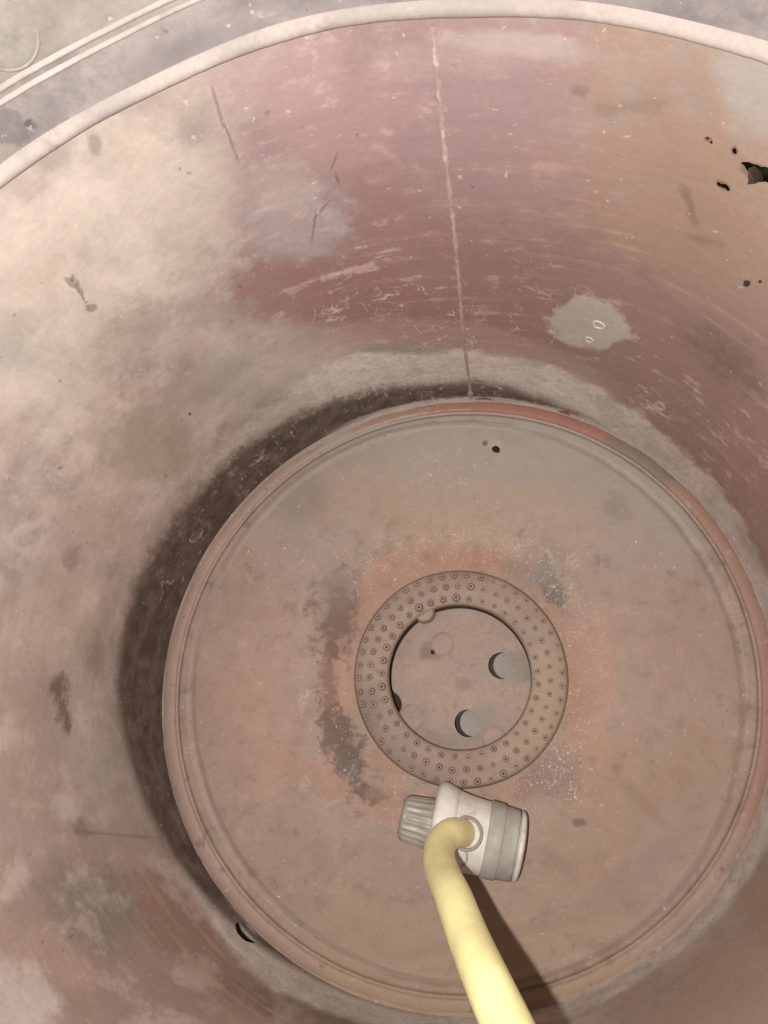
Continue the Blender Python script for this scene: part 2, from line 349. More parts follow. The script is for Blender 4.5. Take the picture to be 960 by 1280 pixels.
# ------------------------------------------------------------------ floor / hoop / chime materials
def floor_material():
    nt = NT('drum_floor_rust')
    tc = nt.n('ShaderNodeTexCoord'); obj = tc.outputs['Object']
    P = flat2(nt, obj)
    nA = nt.noise(obj, 12, 9, 0.62, 0.4); nB = nt.noise(obj, 60, 8, 0.65, 0.3); nC = nt.noise(obj, 320, 4, 0.6)
    nD = nt.noise(nt.vmath('ADD', obj, (3, 1, 0)), 22, 6, 0.6, 0.6)
    nE = nt.noise(nt.vmath('ADD', obj, (8, 2, 1)), 34, 5, 0.65, 0.8)
    edge = nt.math('MULTIPLY_ADD', nt.math('ADD', nt.math('MULTIPLY', nA, 0.5), nt.math('MULTIPLY', nB, 0.5)), 2.6, -0.8)
    fine = nt.math('ADD', nt.math('MULTIPLY', nB, 0.6), nt.math('MULTIPLY', nC, 0.4))
    c = nt.mix(nt.rng(nA, 0.35, 0.66), S((151, 131, 117)), S((168, 146, 130)))
    c = nt.mix(nt.rng(nD, 0.50, 0.70, 0, .5), c, S((160, 132, 115)))
    c = nt.mix(nt.rng(nB, 0.45, 0.32, 0, .7), c, S((128, 106, 96)))
    sl = nt.rng(nt.math('ABSOLUTE', nt.math('SUBTRACT', nt.noise(nt.mapping(obj, (14, 46, 1), (0, 0, .7)), 1.0, 2, .5, .6), .5)), .003, .016, 1, 0)
    sl = nt.math('MULTIPLY', sl, nt.rng(nB, .48, .58, 0, .45)); c = nt.mix(sl, c, S((196, 176, 162)))
    c = nt.mix(nt.rng(nE, 0.50, 0.60, 0, .55), c, S((146, 118, 103)))
    c = nt.mix(nt.rng(nt.math('ADD', nt.math('MULTIPLY', nB, .5), nt.math('MULTIPLY', nD, .5)), 0.55, 0.68, 0, .5), c, S((180, 158, 145)))
    for a in FLOOR_STAINS:
        f = stain(nt, P, floor_uv, a[0], a[1], a[2], a[3], a[4], edge, a[7], a[8], a[6]); c = nt.mix(f, c, S(a[5]))
    rad = nt.vmath('LENGTH', P)
    # heat-coloured ring round the burner, broken
    ringd = nt.math('ADD', rad, nt.math('MULTIPLY', nt.math('SUBTRACT', edge, 0.5), 0.03))
    o = nt.math('MULTIPLY', nt.rng(ringd, 0.118, 0.136, 1, 0), nt.rng(edge, 0.2, 0.8, 0.15, 0.75))
    c = nt.mix(o, c, S((164, 128, 108)))
    # crescent lines pressed round the edge
    ring2 = nt.math('ABSOLUTE', nt.math('SUBTRACT', nt.math('ADD', rad, nt.math('MULTIPLY', nt.math('SUBTRACT', nB, .5), .006)), 0.2585))
    c = nt.mix(nt.rng(ring2, 0.0008, 0.004, .38, 0), c, S((112, 92, 84)))
    # white crystal dusting
    du = nt.rng(nt.math('ABSOLUTE', nt.math('SUBTRACT', ringd, 0.125)), 0.0, 0.045, 1, 0)
    tw = nt.rng(nt.math('ADD', nt.noise(obj, 620, 2, 0.6), nt.math('MULTIPLY', nB, 0.40)), 0.82, 0.94)
    c = nt.mix(nt.math('MULTIPLY', nt.math('MULTIPLY', du, tw), 0.7), c, S((222, 208, 198)))
    mk = nt.math('MULTIPLY_ADD', nt.math('ADD', nt.math('MULTIPLY', nB, .8), nt.math('MULTIPLY', nC, .2)), 3.4, -1.2)
    for a in FLOOR_MARKS:
        f = stain(nt, P, floor_uv, a[0], a[1], a[2], a[3], a[4], mk, a[7], a[8], a[6]); c = nt.mix(f, c, S(a[5]))
    for (x, y, rx, ry, rot, amt) in FLOOR_CRUST:
        f = nt.math('MULTIPLY', stain(nt, P, floor_uv, x, y, rx, ry, rot, edge, .9, .3, amt), nt.math('ADD', nt.math('MULTIPLY', nt.rng(nt.math('ADD', nt.math('MULTIPLY', nC, .6), nt.math('MULTIPLY', nB, .4)), 0.54, 0.64), .45), nt.math('MULTIPLY', tw, .6)))
        c = nt.mix(f, c, S((198, 186, 178)))
    c = nt.mix(nt.rng(nt.noise(nt.vmath('ADD', obj, (1, 5, 9)), 150, 3, 0.5), 0.71, 0.78, 0, 0.5), c, S((92, 76, 68)))
    c = nt.mix(nt.rng(nt.noise(obj, 260, 2, 0.5), 0.69, 0.76, 0, 0.5), c, S((208, 190, 176)))
    v = nt.math('ADD', nt.math('MULTIPLY', nC, 0.45), nt.math('MULTIPLY', nB, 0.55))
    c = nt.mix(0.9, c, nt.ramp(v, [(0.25, 0.78), (0.75, 1.0)]), 'MULTIPLY')
    h = nt.math('ADD', nt.math('MULTIPLY', nB, 0.7), nt.math('ADD', nt.math('MULTIPLY', nC, 0.3), nt.math('MULTIPLY', nA, 0.8)))
    return nt.finish(c, nt.rng(nA, 0.3, 0.7, 0.5, 0.72), h, 0.3, 0.0014, 0.25)
FLOOR_STAINS = [
 (610, 575, 230, 80, 8, (162, 150, 140), .9, .8, .4),
 (400, 640, 80, 110, 35, (158, 142, 132), .7, .8, .4),
 (800, 640, 110, 90, 40, (160, 146, 136), .8, .9, .4),
 (300, 860, 80, 180, 0, (166, 138, 126), .6, .9, .4),
 (560, 640, 180, 50, 5, (168, 144, 124), .6, 1.1, .4),
 (310, 870, 46, 30, 0, (172, 138, 120), .4, 1.6, .5), (340, 960, 46, 40, 0, (172, 138, 120), .4, 1.6, .5),
 (800, 830, 110, 120, 0, (162, 136, 122), .7, 1.0, .4), (760, 1040, 150, 110, -20, (158, 132, 112), .7, 1.0, .4),
 (540, 1200, 200, 70, 5, (162, 138, 116), .7, 1.0, .4), (860, 1080, 70, 90, 30, (160, 138, 126), .6, 1.0, .4),
 (430, 1100, 120, 90, 0, (156, 132, 116), .5, 1.0, .4),
 (735, 860, 26, 100, 0, (174, 134, 112), .5, 1.4, .5), (420, 880, 22, 90, 5, (178, 136, 112), .6, 1.4, .5),
 (560, 700, 120, 22, 2, (166, 126, 104), .5, 2.0, .6), (470, 735, 34, 40, 40, (170, 130, 110), .5, 1.4, .5), (440, 990, 90, 18, 30, (168, 126, 106), .5, 1.4, .5),
]
FLOOR_MARKS = [
 (420, 775, 26, 40, 10, (100, 80, 74), .75, 1.9, .6), (424, 735, 30, 20, -30, (128, 108, 100), .6, 1.4, .4), (428, 930, 20, 48, -18, (88, 72, 68), .8, 1.9, .55), (462, 990, 20, 10, 20, (100, 74, 62), .5, 1.7, .5),
 (411, 860, 11, 70, 0, (112, 88, 78), .6, 2.0, .5),
 (688, 733, 13, 34, -24, (96, 90, 84), .75, 1.5, .45), (660, 715, 30, 14, 20, (140, 124, 116), .6, 1.4, .4),
 (690, 970, 40, 30, -20, (128, 102, 98), .6, 1.4, .4), (378, 620, 28, 30, 10, (142, 126, 118), .6, 1.0, .4),
 (770, 635, 20, 16, 20, (136, 124, 116), .5, 1.6, .4), (725, 1028, 9, 5, 0, (100, 84, 72), .7, 1.0, .4),
 (800, 1000, 40, 8, 45, (142, 116, 98), .5, 1.2, .5), (700, 1080, 30, 8, 40, (142, 114, 100), .5, 1.2, .5),
 (790, 1090, 70, 14, -35, (138, 122, 114), .4, 1.0, .5), (620, 1170, 120, 8, -12, (140, 118, 102), .35, 1.0, .5),
 (770, 960, 8, 7, 0, (126, 104, 94), .4, .8, .4), (740, 950, 6, 6, 0, (126, 104, 94), .4, .8, .4),
 (606, 554, 3, 3, 0, (90, 78, 70), .8, .6, .4), (622, 556, 9, 7, 0, (178, 156, 136), .7, .6, .4), (620, 562, 5.5, 4.2, 30, (26, 20, 18), 1, .3, .1), (675, 520, 2, 2, 0, DK, .5, .6, .4),
]
FLOOR_CRUST = [(697, 965, 46, 46, -30, 1.0), (690, 962, 24, 20, -30, .8), (690, 735, 26, 40, -24, .7), (550, 590, 50, 26, 0, .55), (600, 690, 130, 22, 5, .6), (370, 700, 60, 26, -25, .5), (490, 690, 60, 18, 0, .5), (690, 780, 30, 60, 10, .35)]
M_FLOOR = floor_material()

def worn_material(name, c1, c2, c3, s1=30, s2=110, rough=(0.5, 0.7), bump=0.3, dist=0.001, spots=0.5, spec=0.25):
    nt = NT(name); obj = nt.n('ShaderNodeTexCoord').outputs['Object']
    a = nt.noise(obj, s1, 8, 0.62, 0.4); b = nt.noise(obj, s2, 6, 0.6, 0.2); g = nt.noise(obj, 400, 3, 0.6)
    c = nt.mix(nt.rng(a, 0.35, 0.65), S(c1), S(c2))
    c = nt.mix(nt.rng(b, 0.56, 0.70, 0, spots), c, S(c3))
    c = nt.mix(0.8, c, nt.ramp(g, [(0.25, 0.8), (0.75, 1.0)]), 'MULTIPLY')
    h = nt.math('ADD', a, nt.math('MULTIPLY', b, 0.6))
    return nt.finish(c, nt.rng(a, 0.3, 0.7, *rough), h, bump, dist, spec)
M_HOOP = worn_material('hoop_paint', (142, 130, 123), (168, 154, 146), (122, 111, 105), 18, 60)
M_SEAM = worn_material('weld_seam', (174, 150, 146), (158, 132, 128), (208, 192, 186), 40, 90, spots=.7)
M_CHROME_RING = worn_material('bare_ring', (178, 168, 160), (190, 180, 171), (150, 140, 133))
M_BURNER = worn_material('burner_plate', (146, 124, 112), (162, 140, 126), (126, 106, 98), 22, 70)
M_RING = worn_material('nozzle_ring_metal', (144, 122, 108), (160, 138, 122), (136, 122, 112), 18, 90)
M_NOZ = worn_material('nozzle_metal', (142, 120, 108), (158, 134, 120), (120, 100, 92), 60, 200)
M_DISC = worn_material('knockout_steel', (138, 128, 118), (152, 142, 132), (122, 110, 100), 50, 160)
M_DARK = worn_material('dark_cavity', (46, 34, 29), (60, 45, 38), (34, 25, 22))

def chime_material():
    nt = NT('chime_paint'); obj = nt.n('ShaderNodeTexCoord').outputs['Object']; P = flat2(nt, obj)
    a = nt.noise(obj, 16, 8, 0.6, 0.4); b = nt.noise(obj, 90, 7, 0.65, 0.2); g = nt.noise(obj, 350, 3, .6)
    c = nt.mix(nt.rng(a, 0.35, 0.65), S((152, 128, 116)), S((164, 138, 124)))
    for (x, y, rx, ry, colr, amt) in [(640, 515, 170, 60, (152, 104, 91), .9), (450, 540, 90, 60, (154, 120, 107), .7), (900, 650, 90, 130, (150, 116, 100), .75), (800, 575, 70, 40, (120, 104, 92), .8),
                                      (950, 900, 60, 130, (152, 116, 102), .85), (620, 1250, 330, 70, (160, 134, 108), .8), (215, 800, 40, 260, (154, 128, 116), .6)]:
        f = stain(nt, P, floor_uv, x, y, rx, ry, 0, nt.math('ADD', nt.math('MULTIPLY', a, .6), nt.math('MULTIPLY', b, .4)), .8, .3, amt)
        c = nt.mix(f, c, S(colr))
    c = nt.mix(nt.rng(b, 0.58, 0.70, 0, .5), c, S((182, 158, 142)))
    c = nt.mix(nt.rng(b, 0.42, 0.32, 0, .5), c, S((112, 90, 80)))
    c = nt.mix(0.8, c, nt.ramp(g, [(0.25, 0.8), (0.75, 1.0)]), 'MULTIPLY')
    return nt.finish(c, 0.6, nt.math('ADD', a, nt.math('MULTIPLY', b, .6)), 0.35, 0.001, 0.25)
M_CHIME = chime_material()

# ------------------------------------------------------------------ the drum
drum = empty('steel_drum')
tag(drum, 'worn round steel drum seen from above, flaking mauve primer and pale grey corroded inside', 'drum')

NTH = 480
def dent(th, z):
    return (0.0016*math.sin(3*th+1.0+6*z) + 0.0012*math.sin(7*th-9*z) + 0.0008*math.sin(13*th+17*z+2)) * min(1, max(0, (z-0.02)/0.06))
def ring_lathe(name, prof, mat, parent, nth=NTH, uv=False, closed=False, dents=True):
    """profile of (radius, z) swept round the oval drum"""
    bm = bmesh.new(); rows = []
    for i in range(nth + (1 if uv else 0)):
        th = -math.pi + 2*math.pi*i/nth
        w_ = 0.0004*mnoise.noise((math.sin(th)*6, math.cos(th)*6, prof[0][1]*40)) + 0.00012*mnoise.noise((math.sin(th)*40, math.cos(th)*40, prof[0][1]*40))
        rows.append([bm.verts.new(wall_xyz(th, r + w_ + (dent(th, z) if dents else 0), z + w_)) for r, z in prof])
    n = len(rows); uvl = bm.loops.layers.uv.new('UVMap') if uv else None
    m = len(prof)
    for i in range(n if not uv else n-1):
        a, b = rows[i], rows[(i+1) % n]
        for j in range(m if closed else m-1):
            jj = (j+1) % m
            f = bm.faces.new((a[j], a[jj], b[jj], b[j]))
            if uv:
                for l, (ii, k) in zip(f.loops, ((i, j), (i, jj), (i+1, jj), (i+1, j))):
                    l[uvl].uv = ((-math.pi + 2*math.pi*ii/nth)*R, prof[k][1])
    return link(name, bm, mat, parent)
# wall sheet, with the holes cut through it
def make_wall():
    NZ = 150; du = 2*math.pi*R/NTH; dz = (H_RIM+0.004)/NZ
    polys = []
    for pl in HOLES_PX: polys.append([wall_uv(x, y) for x, y in pl])
    boxes = []
    for pl in polys:
        us = [q[0] for q in pl]; zs = [q[1] for q in pl]
        boxes.append([int((min(us)+math.pi*R)/du)-1, int((max(us)+math.pi*R)/du)+2, int((min(zs)+0.004)/dz)-1, int((max(zs)+0.004)/dz)+2, [pl]])
    merged = True
    while merged:                                       # neighbouring holes share one block of cells
        merged = False
        for i in range(len(boxes)):
            for j in range(i+1, len(boxes)):
                A, B = boxes[i], boxes[j]
                if A[0] <= B[1] and B[0] <= A[1] and A[2] <= B[3] and B[2] <= A[3]:
                    boxes[i] = [min(A[0], B[0]), max(A[1], B[1]), min(A[2], B[2]), max(A[3], B[3]), A[4]+B[4]]
                    boxes.pop(j); merged = True; break
            if merged: break
    for b_ in boxes: b_[2] = max(0, b_[2])
    bm = bmesh.new(); grid = {}
    for i in range(NTH+1):
        for k in range(NZ+1):
            grid[i, k] = bm.verts.new((-math.pi*R + du*i, -0.004 + dz*k, 0))
    for i in range(NTH):
        for k in range(NZ):
            if any(b_[0] <= i < b_[1] and b_[2] <= k < b_[3] for b_ in boxes): continue
            bm.faces.new((grid[i, k], grid[i, k+1], grid[i+1, k+1], grid[i+1, k]))
    for i0, i1, k0, k1, pls in boxes:
        loop = [grid[i, k0] for i in range(i0, i1)] + [grid[i1, k] for k in range(k0, k1)] + [grid[i, k1] for i in range(i1, i0, -1)] + [grid[i0, k] for k in range(k1, k0, -1)]
        es = [bm.edges.get((loop[q], loop[(q+1) % len(loop)])) or bm.edges.new((loop[q], loop[(q+1) % len(loop)])) for q in range(len(loop))]
        for pl in pls:
            vs_ = [bm.verts.new((u, z, 0)) for u, z in pl]
            es += [bm.edges.new((vs_[q], vs_[(q+1) % len(vs_)])) for q in range(len(vs_))]
        bmesh.ops.triangle_fill(bm, use_beauty=True, use_dissolve=False, edges=es)
    bmesh.ops.delete(bm, geom=[v for v in bm.verts if not v.link_faces], context='VERTS')
    for f in bm.faces:
        f.normal_update()
        if f.normal.z > 0: f.normal_flip()
    uvl = bm.loops.layers.uv.new('UVMap')
    for f in bm.faces:
        for l in f.loops: l[uvl].uv = (l.vert.co.x, l.vert.co.y)
    for v in bm.verts:
        th = v.co.x/R; z = v.co.y; v.co = wall_xyz(th, R + dent(th, z), z)
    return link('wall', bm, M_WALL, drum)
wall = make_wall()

def bead(zc, hw, ht, n=14, base=R+0.001):
    return [(base - ht*(math.cos(math.pi*(k/n-0.5)))**0.8 if 0 < k < n else base, zc - hw + 2*hw*k/n) for k in range(n+1)]
ring_lathe('rolling_hoop', [(R+0.001 - h_, 0.4588 + d_) for d_, h_ in ((0, 0), (.0008, .0016), (.0018, .0030), (.0030, .0040), (.0044, .0044), (.0058, .0041), (.0072, .0032), (.0086, .0020), (.0100, .0010), (.0116, 0))], M_HOOP, drum)['label'] = 'broad pale rounded hoop above the mauve wall'
ring_lathe('rolling_hoop', bead(0.4930, 0.0019, 0.0022), M_HOOP, drum)['label'] = 'narrow lower rib of the double rib near the rim'
ring_lathe('rolling_hoop', bead(0.4985, 0.0021, 0.0022), M_HOOP, drum)['label'] = 'narrow upper rib of the double rib near the rim'
rim = [(R+0.002+0.005*math.cos(2*math.pi*k/12), H_RIM+0.002+0.005*math.sin(2*math.pi*k/12)) for k in range(12)]
ring_lathe('rim', rim, M_HOOP, drum, closed=True)

# floor: pressed rings, a central opening under the burner
def smooth(a, b, x):
    t = min(1, max(0, (x-a)/(b-a))); return t*t*(3-2*t)
def floor_z(r):
    z = 0.0
    z += 0.0022*smooth(0.2555, 0.2615, r)                      # step of the outer flat
    z -= 0.0030*math.exp(-((r-0.2715)/0.0022)**2)              # groove inside the chime
    z -= 0.0020*math.exp(-((r-0.128)/0.016)**2)                # shallow dish round the burner
    return z
rs = sorted(set([0.074 + (R+0.002-0.074)*k/90 for k in range(91)] + [0.25+0.03*k/40 for k in range(41)]))
bm = bmesh.new(); rows = []
for i in range(360):
    th = 2*math.pi*i/360
    rows.append([bm.verts.new(wall_xyz(th, r, floor_z(r) + 0.0008*math.sin(2*th+9*r)*math.sin(25*r) + (1-smooth(.235,.256,r))*0.0012*mnoise.noise((r*math.sin(th)*14, r*math.cos(th)*14, 0)) + (1-smooth(.25,.262,r))*0.0005*mnoise.noise((r*math.sin(th)*50, r*math.cos(th)*50, 5)))) for r in rs])
for i in range(360):
    a, b = rows[i], rows[(i+1) % 360]
    for j in range(len(rs)-1): bm.faces.new((a[j], b[j], b[j+1], a[j+1]))
link('drum_floor', bm, M_FLOOR, drum)
ch = []
for k in range(13):
    t = math.pi*k/12
    ch.append((0.2795 - 0.0066*math.cos(t), -0.0005 + 0.0034*math.sin(t)**0.7))
ring_lathe('chime', ch, M_CHIME, drum, dents=False)

# welded seam: a low irregular strip down the wall
seam_px = [(536, -10), (540, 20), (553, 160), (562, 240), (570, 310), (580, 430), (585, 465), (588, 492), (589, 500)]
pts = [(math.atan2(on_wall(x, y).x, on_wall(x, y).y), on_wall(x, y).z) for x, y in seam_px]
bm = bmesh.new(); prev = None; NS = 260
zs_ = [p[1] for p in pts][::-1]; ts_ = [p[0] for p in pts][::-1]
for k in range(NS+1):
    z = 0.004 + (0.455-0.004)*k/NS
    th = float(np.interp(z, zs_, ts_)) + 0.0006*math.sin(k*0.9) + random.uniform(-.0004, .0004)
    w = 0.0019 + 0.0003*math.sin(k*0.37) + random.uniform(-.0003, .0003)
    if z < 0.03: w += 0.0022*math.exp(-((z-0.018)/0.006)**2)
    row = []
    for q, hgt in ((-1, -0.0006), (-.55, .0005), (0, .0008), (.55, .0004), (1, -0.0006)):
        t2 = th + q*w/R
        row.append(bm.verts.new(wall_xyz(t2, R + dent(t2, z) - hgt - (random.uniform(0, .0002) if hgt > 0 else 0), z)))
    if prev:
        for j in range(4): bm.faces.new((prev[j], prev[j+1], row[j+1], row[j]))
    prev = row
link('weld_seam', bm, M_SEAM, drum)

def wall_frame(x, y, rad=R):
    p = on_wall(x, y, rad); th = math.atan2(p.x, p.y)
    n = Vector((-math.sin(th), -math.cos(th), 0)); t = Vector((math.cos(th), -math.sin(th), 0))
    return p, t, Vector((0, 0, 1)), n
def wall_torus(name, x, y, a, b, r, mat, parent, nu=40, nv=8, wob=0.0):
    p, t, z, n = wall_frame(x, y); th0 = math.atan2(p.x, p.y); p = p - n*min(0.0, dent(th0, p.z)) ; p = p - n*max(0.0, dent(th0, p.z)) + n*0.0005; bm = bmesh.new(); rows = []
    for i in range(nu):
        u = 2*math.pi*i/nu; w = 1 + wob*math.sin(3*u+1) + wob*.6*math.sin(5*u)
        row = []
        for j in range(nv):
            v = 2*math.pi*j/nv
            row.append(bm.verts.new(p + t*((a*w + r*math.cos(v))*math.cos(u)) + z*((b*w + r*math.cos(v))*math.sin(u)) + n*(r*0.6*math.sin(v) + 0.0002)))
        rows.append(row)
    for i in range(nu):
        for j in range(nv):
            bm.faces.new((rows[i][j], rows[(i+1) % nu][j], rows[(i+1) % nu][(j+1) % nv], rows[i][(j+1) % nv]))
    return link(name, bm, mat, parent)
M_BLIS = worn_material('blister_lime', (190, 180, 171), (202, 192, 182), (172, 162, 152))
# little blister rings on the bare patch, and the bung near the rim
wall_torus('blister_ring', 749, 405, 0.0043, 0.0048, 0.0012, M_BLIS, drum, wob=.06)['label'] = 'larger pale blister ring on the bare patch'
wall_torus('blister_ring', 737, 424, 0.0032, 0.0035, 0.0011, M_BLIS, drum, wob=.06)['label'] = 'smaller pale blister ring on the bare patch'
M_COLLARB = worn_material('bung_ring', (134, 125, 118), (150, 140, 132), (116, 108, 102))
bung = wall_torus('bung_collar', 3, 42, 0.0135, 0.0160, 0.0009, M_COLLARB, drum)
p, t, z, n = wall_frame(3, 42); p = p - n*dent(math.atan2(p.x, p.y), p.z); bm = bmesh.new()
rr = [(0.0130, 0.0001), (0.011, 0.0005), (0.0065, 0.0005), (0.005, 0.0010), (0.002, 0.0011)]; prev = None
cv = bm.verts.new(p + n*0.0011)
for r_, h_ in rr:
    row = [bm.verts.new(p + t*r_*math.cos(2*math.pi*i/40) + z*r_*1.17*math.sin(2*math.pi*i/40) + n*h_) for i in range(40)]
    if prev:
        for i in range(40): bm.faces.new((prev[i], prev[(i+1) % 40], row[(i+1) % 40], row[i]))
    prev = row
for i in range(40): bm.faces.new((prev[i], prev[(i+1) % 40], cv))
link('bung_plug', bm, worn_material('bung_zinc', (136, 128, 122), (150, 142, 135), (112, 108, 106)), bung)
# torn metal folded back behind the big rust hole
bm = bmesh.new(); fr_ = []; bk_ = []
for (x, y, rr2) in ((933, 231, R+.002), (935, 212, R+.003), (943, 209, R+.006), (951, 216, R+.010), (953, 225, R+.010), (947, 231, R+.005)):
    q = on_wall(x, y, rr2); fr_.append(bm.verts.new(q)); nn = Vector((q.x, q.y, 0)).normalized(); bk_.append(bm.verts.new(q + nn*.0008))
bm.faces.new(fr_); bm.faces.new(bk_[::-1])
for i in range(6): bm.faces.new((fr_[i], bk_[i], bk_[(i+1) % 6], fr_[(i+1) % 6]))
link('torn_lip', bm, worn_material('torn_rust', (70, 54, 46), (92, 74, 64), (52, 38, 32)), drum, smooth=False)
# steel flap behind the drain slot low on the wall
bm = bmesh.new(); front = []; backv = []
p, t, z, n = wall_frame(314, 1163, R+0.004)
for i in range(28):
    u = 2*math.pi*i/28
    q = p + t*0.0135*math.cos(u) + z*0.010*math.sin(u)
    front.append(bm.verts.new(q)); backv.append(bm.verts.new(q - n*0.002))
bm.faces.new(front); bm.faces.new(backv[::-1])
for i in range(28): bm.faces.new((front[i], backv[i], backv[(i+1) % 28], front[(i+1) % 28]))
link('slot_flap', bm, M_DISC, drum, smooth=False)

# ------------------------------------------------------------------ the burner
BC = Vector((0.0055, 0.0017, 0))
burner = empty('gas_burner', BC)
tag(burner, 'round rusty burner set in the middle of the drum floor with rows of small nozzles', 'burner')
def lathe(name, prof, mat, parent, nth=128, wob=None):
    bm = bmesh.new(); rows = []
    for i in range(nth):
        th = 2*math.pi*i/nth
        rows.append([bm.verts.new((r*math.cos(th), r*math.sin(th), z + (wob(th, r) if wob else 0))) for r, z in prof])
    for i in range(nth):
        a, b = rows[i], rows[(i+1) % nth]
        for j in range(len(prof)-1): bm.faces.new((a[j], b[j], b[j+1], a[j+1]))
    return link(name, bm, mat, parent)
RO, RI = 0.1004, 0.0664
def ring_top(r):
    t = (r-RI)/(RO-RI)
    return 0.0115 + 0.0028*math.sin(math.pi*min(1, max(0, t)))
prof = [(RI+0.003, 0.001), (RI+0.0008, 0.0025), (RI, 0.005), (RI+0.0006, 0.0095)]
prof += [(RI+0.0015+(RO-RI-0.004)*k/14, ring_top(RI+0.0015+(RO-RI-0.004)*k/14)) for k in range(15)]
prof += [(RO-0.0012, 0.0100), (RO, 0.007), (RO+0.0006, 0.002), (RO+0.001, -0.004)]

def stained(name, c1, c2, c3, items, uv):
    nt = NT(name); obj = nt.n('ShaderNodeTexCoord').outputs['Object']; P = flat2(nt, obj)
    a = nt.noise(obj, 24, 8, 0.62, 0.4); b = nt.noise(obj, 80, 7, 0.65, 0.2); g = nt.noise(obj, 380, 3, 0.6)
    e = nt.math('MULTIPLY_ADD', nt.math('ADD', nt.math('MULTIPLY', a, .4), nt.math('MULTIPLY', b, .6)), 2.6, -.8)
    c = nt.mix(nt.rng(a, 0.35, 0.65), S(c1), S(c2)); c = nt.mix(nt.rng(b, 0.54, 0.70, 0, .5), c, S(c3))
    c = nt.mix(nt.rng(b, 0.44, 0.30, 0, .5), c, S((112, 94, 84)))
    for (x, y, rx, ry, rot, colr, amt) in items:
        c = nt.mix(stain(nt, P, uv, x, y, rx, ry, rot, e, 1.4, .5, amt), c, S(colr))
    c = nt.mix(nt.rng(nt.noise(obj, 300, 2, .5), .68, .76, 0, .4), c, S((196, 180, 166)))
    c = nt.mix(0.85, c, nt.ramp(g, [(0.25, 0.8), (0.75, 1.0)]), 'MULTIPLY')
    return nt.finish(c, nt.rng(a, .3, .7, .5, .7), nt.math('ADD', a, nt.math('MULTIPLY', b, .8)), .4, .0012, .25)
def buv(x, y):
    p_ = on_floor(x, y, 0.0) - BC; return (p_.x, p_.y)
M_PLATE = stained('burner_plate_stained', (146, 124, 112), (162, 140, 126), (132, 112, 102), [
    (648, 834, 20, 18, 0, (128, 120, 110), .7), (606, 905, 18, 22, 0, (130, 122, 112), .6), (516, 900, 24, 20, 20, (132, 124, 114), .7), (618, 926, 20, 16, 0, (136, 126, 116), .6),
    (541, 812, 14, 12, 0, (108, 88, 82), .7), (552, 802, 16, 14, 0, (150, 134, 122), .5), (580, 855, 10, 8, 0, (122, 104, 96), .5), (560, 925, 50, 12, 0, (124, 108, 98), .5), (500, 800, 20, 26, 0, (138, 118, 108), .5)], buv)
M_RINGS = stained('nozzle_ring_stained', (140, 120, 107), (156, 136, 120), (128, 112, 102), [
    (462, 895, 26, 36, 0, (122, 112, 102), .8), (500, 940, 34, 20, 40, (128, 112, 102), .6), (690, 880, 26, 80, 0, (156, 136, 116), .7), (640, 950, 50, 24, -30, (152, 134, 114), .6),
    (560, 955, 60, 14, 0, (134, 110, 98), .5), (470, 800, 30, 50, 20, (146, 124, 112), .5), (600, 745, 60, 14, 10, (150, 126, 112), .5)], buv)

lathe('nozzle_ring', prof, M_RINGS, burner, 180, lambda th, r: 0.0007*math.sin(3*th+.6)*(1 if r < RO else 0) + 0.0006*mnoise.noise((r*math.cos(th)*45, r*math.sin(th)*45, 3)))
# base plate with three punched holes and shallow pressed dimples
PZ = -0.004
def rel(x, y, z): return on_floor(x, y, z) - BC
HOLES = [(627, 832), (585, 904), (486, 881)]
DIMP = [(553, 805, .0115, .0012), (514, 897, .0125, .0010), (618, 924, .0115, .0012)]
hc = [rel(x, y, PZ) for x, y in HOLES]; HR = 0.0126
dc = [(rel(x, y, PZ), r, h) for x, y, r, h in DIMP]
bm = bmesh.new()
# outline: a circle with a bite where the third hole runs out under the ring
h3 = hc[2]; PR, PC = 0.0661, Vector((0.0005, -0.0012, PZ))
oc = [PC + Vector((PR*math.cos(2*math.pi*i/120), PR*math.sin(2*math.pi*i/120), 0)) for i in range(120)]
hb = math.atan2(h3.y - PC.y, h3.x - PC.x)
oc = [q for q in oc if (q.xy - h3.xy).length > HR]
oc.sort(key=lambda q: (math.atan2(q.y - PC.y, q.x - PC.x) - hb) % (2*math.pi))     # runs from one side of the bite round to the other
arc = [h3 + Vector((HR*math.cos(hb + math.pi + u), HR*math.sin(hb + math.pi + u), 0)) for u in [(-1 + 2*k/40)*math.pi for k in range(41)]]
arc = [q for q in arc if (q.xy - PC.xy).length < PR - .0002]
if (arc[0] - oc[-1]).length > (arc[-1] - oc[-1]).length: arc.reverse()
ol = [bm.verts.new(q) for q in oc + arc]
edges = [bm.edges.new((ol[i], ol[(i+1) % len(ol)])) for i in range(len(ol))]
rims = []
for c_ in hc[:2]:
    vs = [bm.verts.new((c_.x + HR*math.cos(2*math.pi*i/40), c_.y + HR*math.sin(2*math.pi*i/40), PZ)) for i in range(40)]
    edges += [bm.edges.new((vs[i], vs[(i+1) % 40])) for i in range(40)]; rims.append(vs)
bmesh.ops.triangle_fill(bm, use_beauty=True, use_dissolve=False, edges=edges)
for vs in rims:                                      # sheet thickness at each hole
    lo = [bm.verts.new(v.co - Vector((0, 0, 0.0016))) for v in vs]
    for i in range(40): bm.faces.new((vs[i], vs[(i+1) % 40], lo[(i+1) % 40], lo[i]))
for f in bm.faces:
    if f.normal.z < 0 and abs(f.normal.z) > .5: f.normal_flip()
base = link('base_plate', bm, M_PLATE, burner, smooth=False)
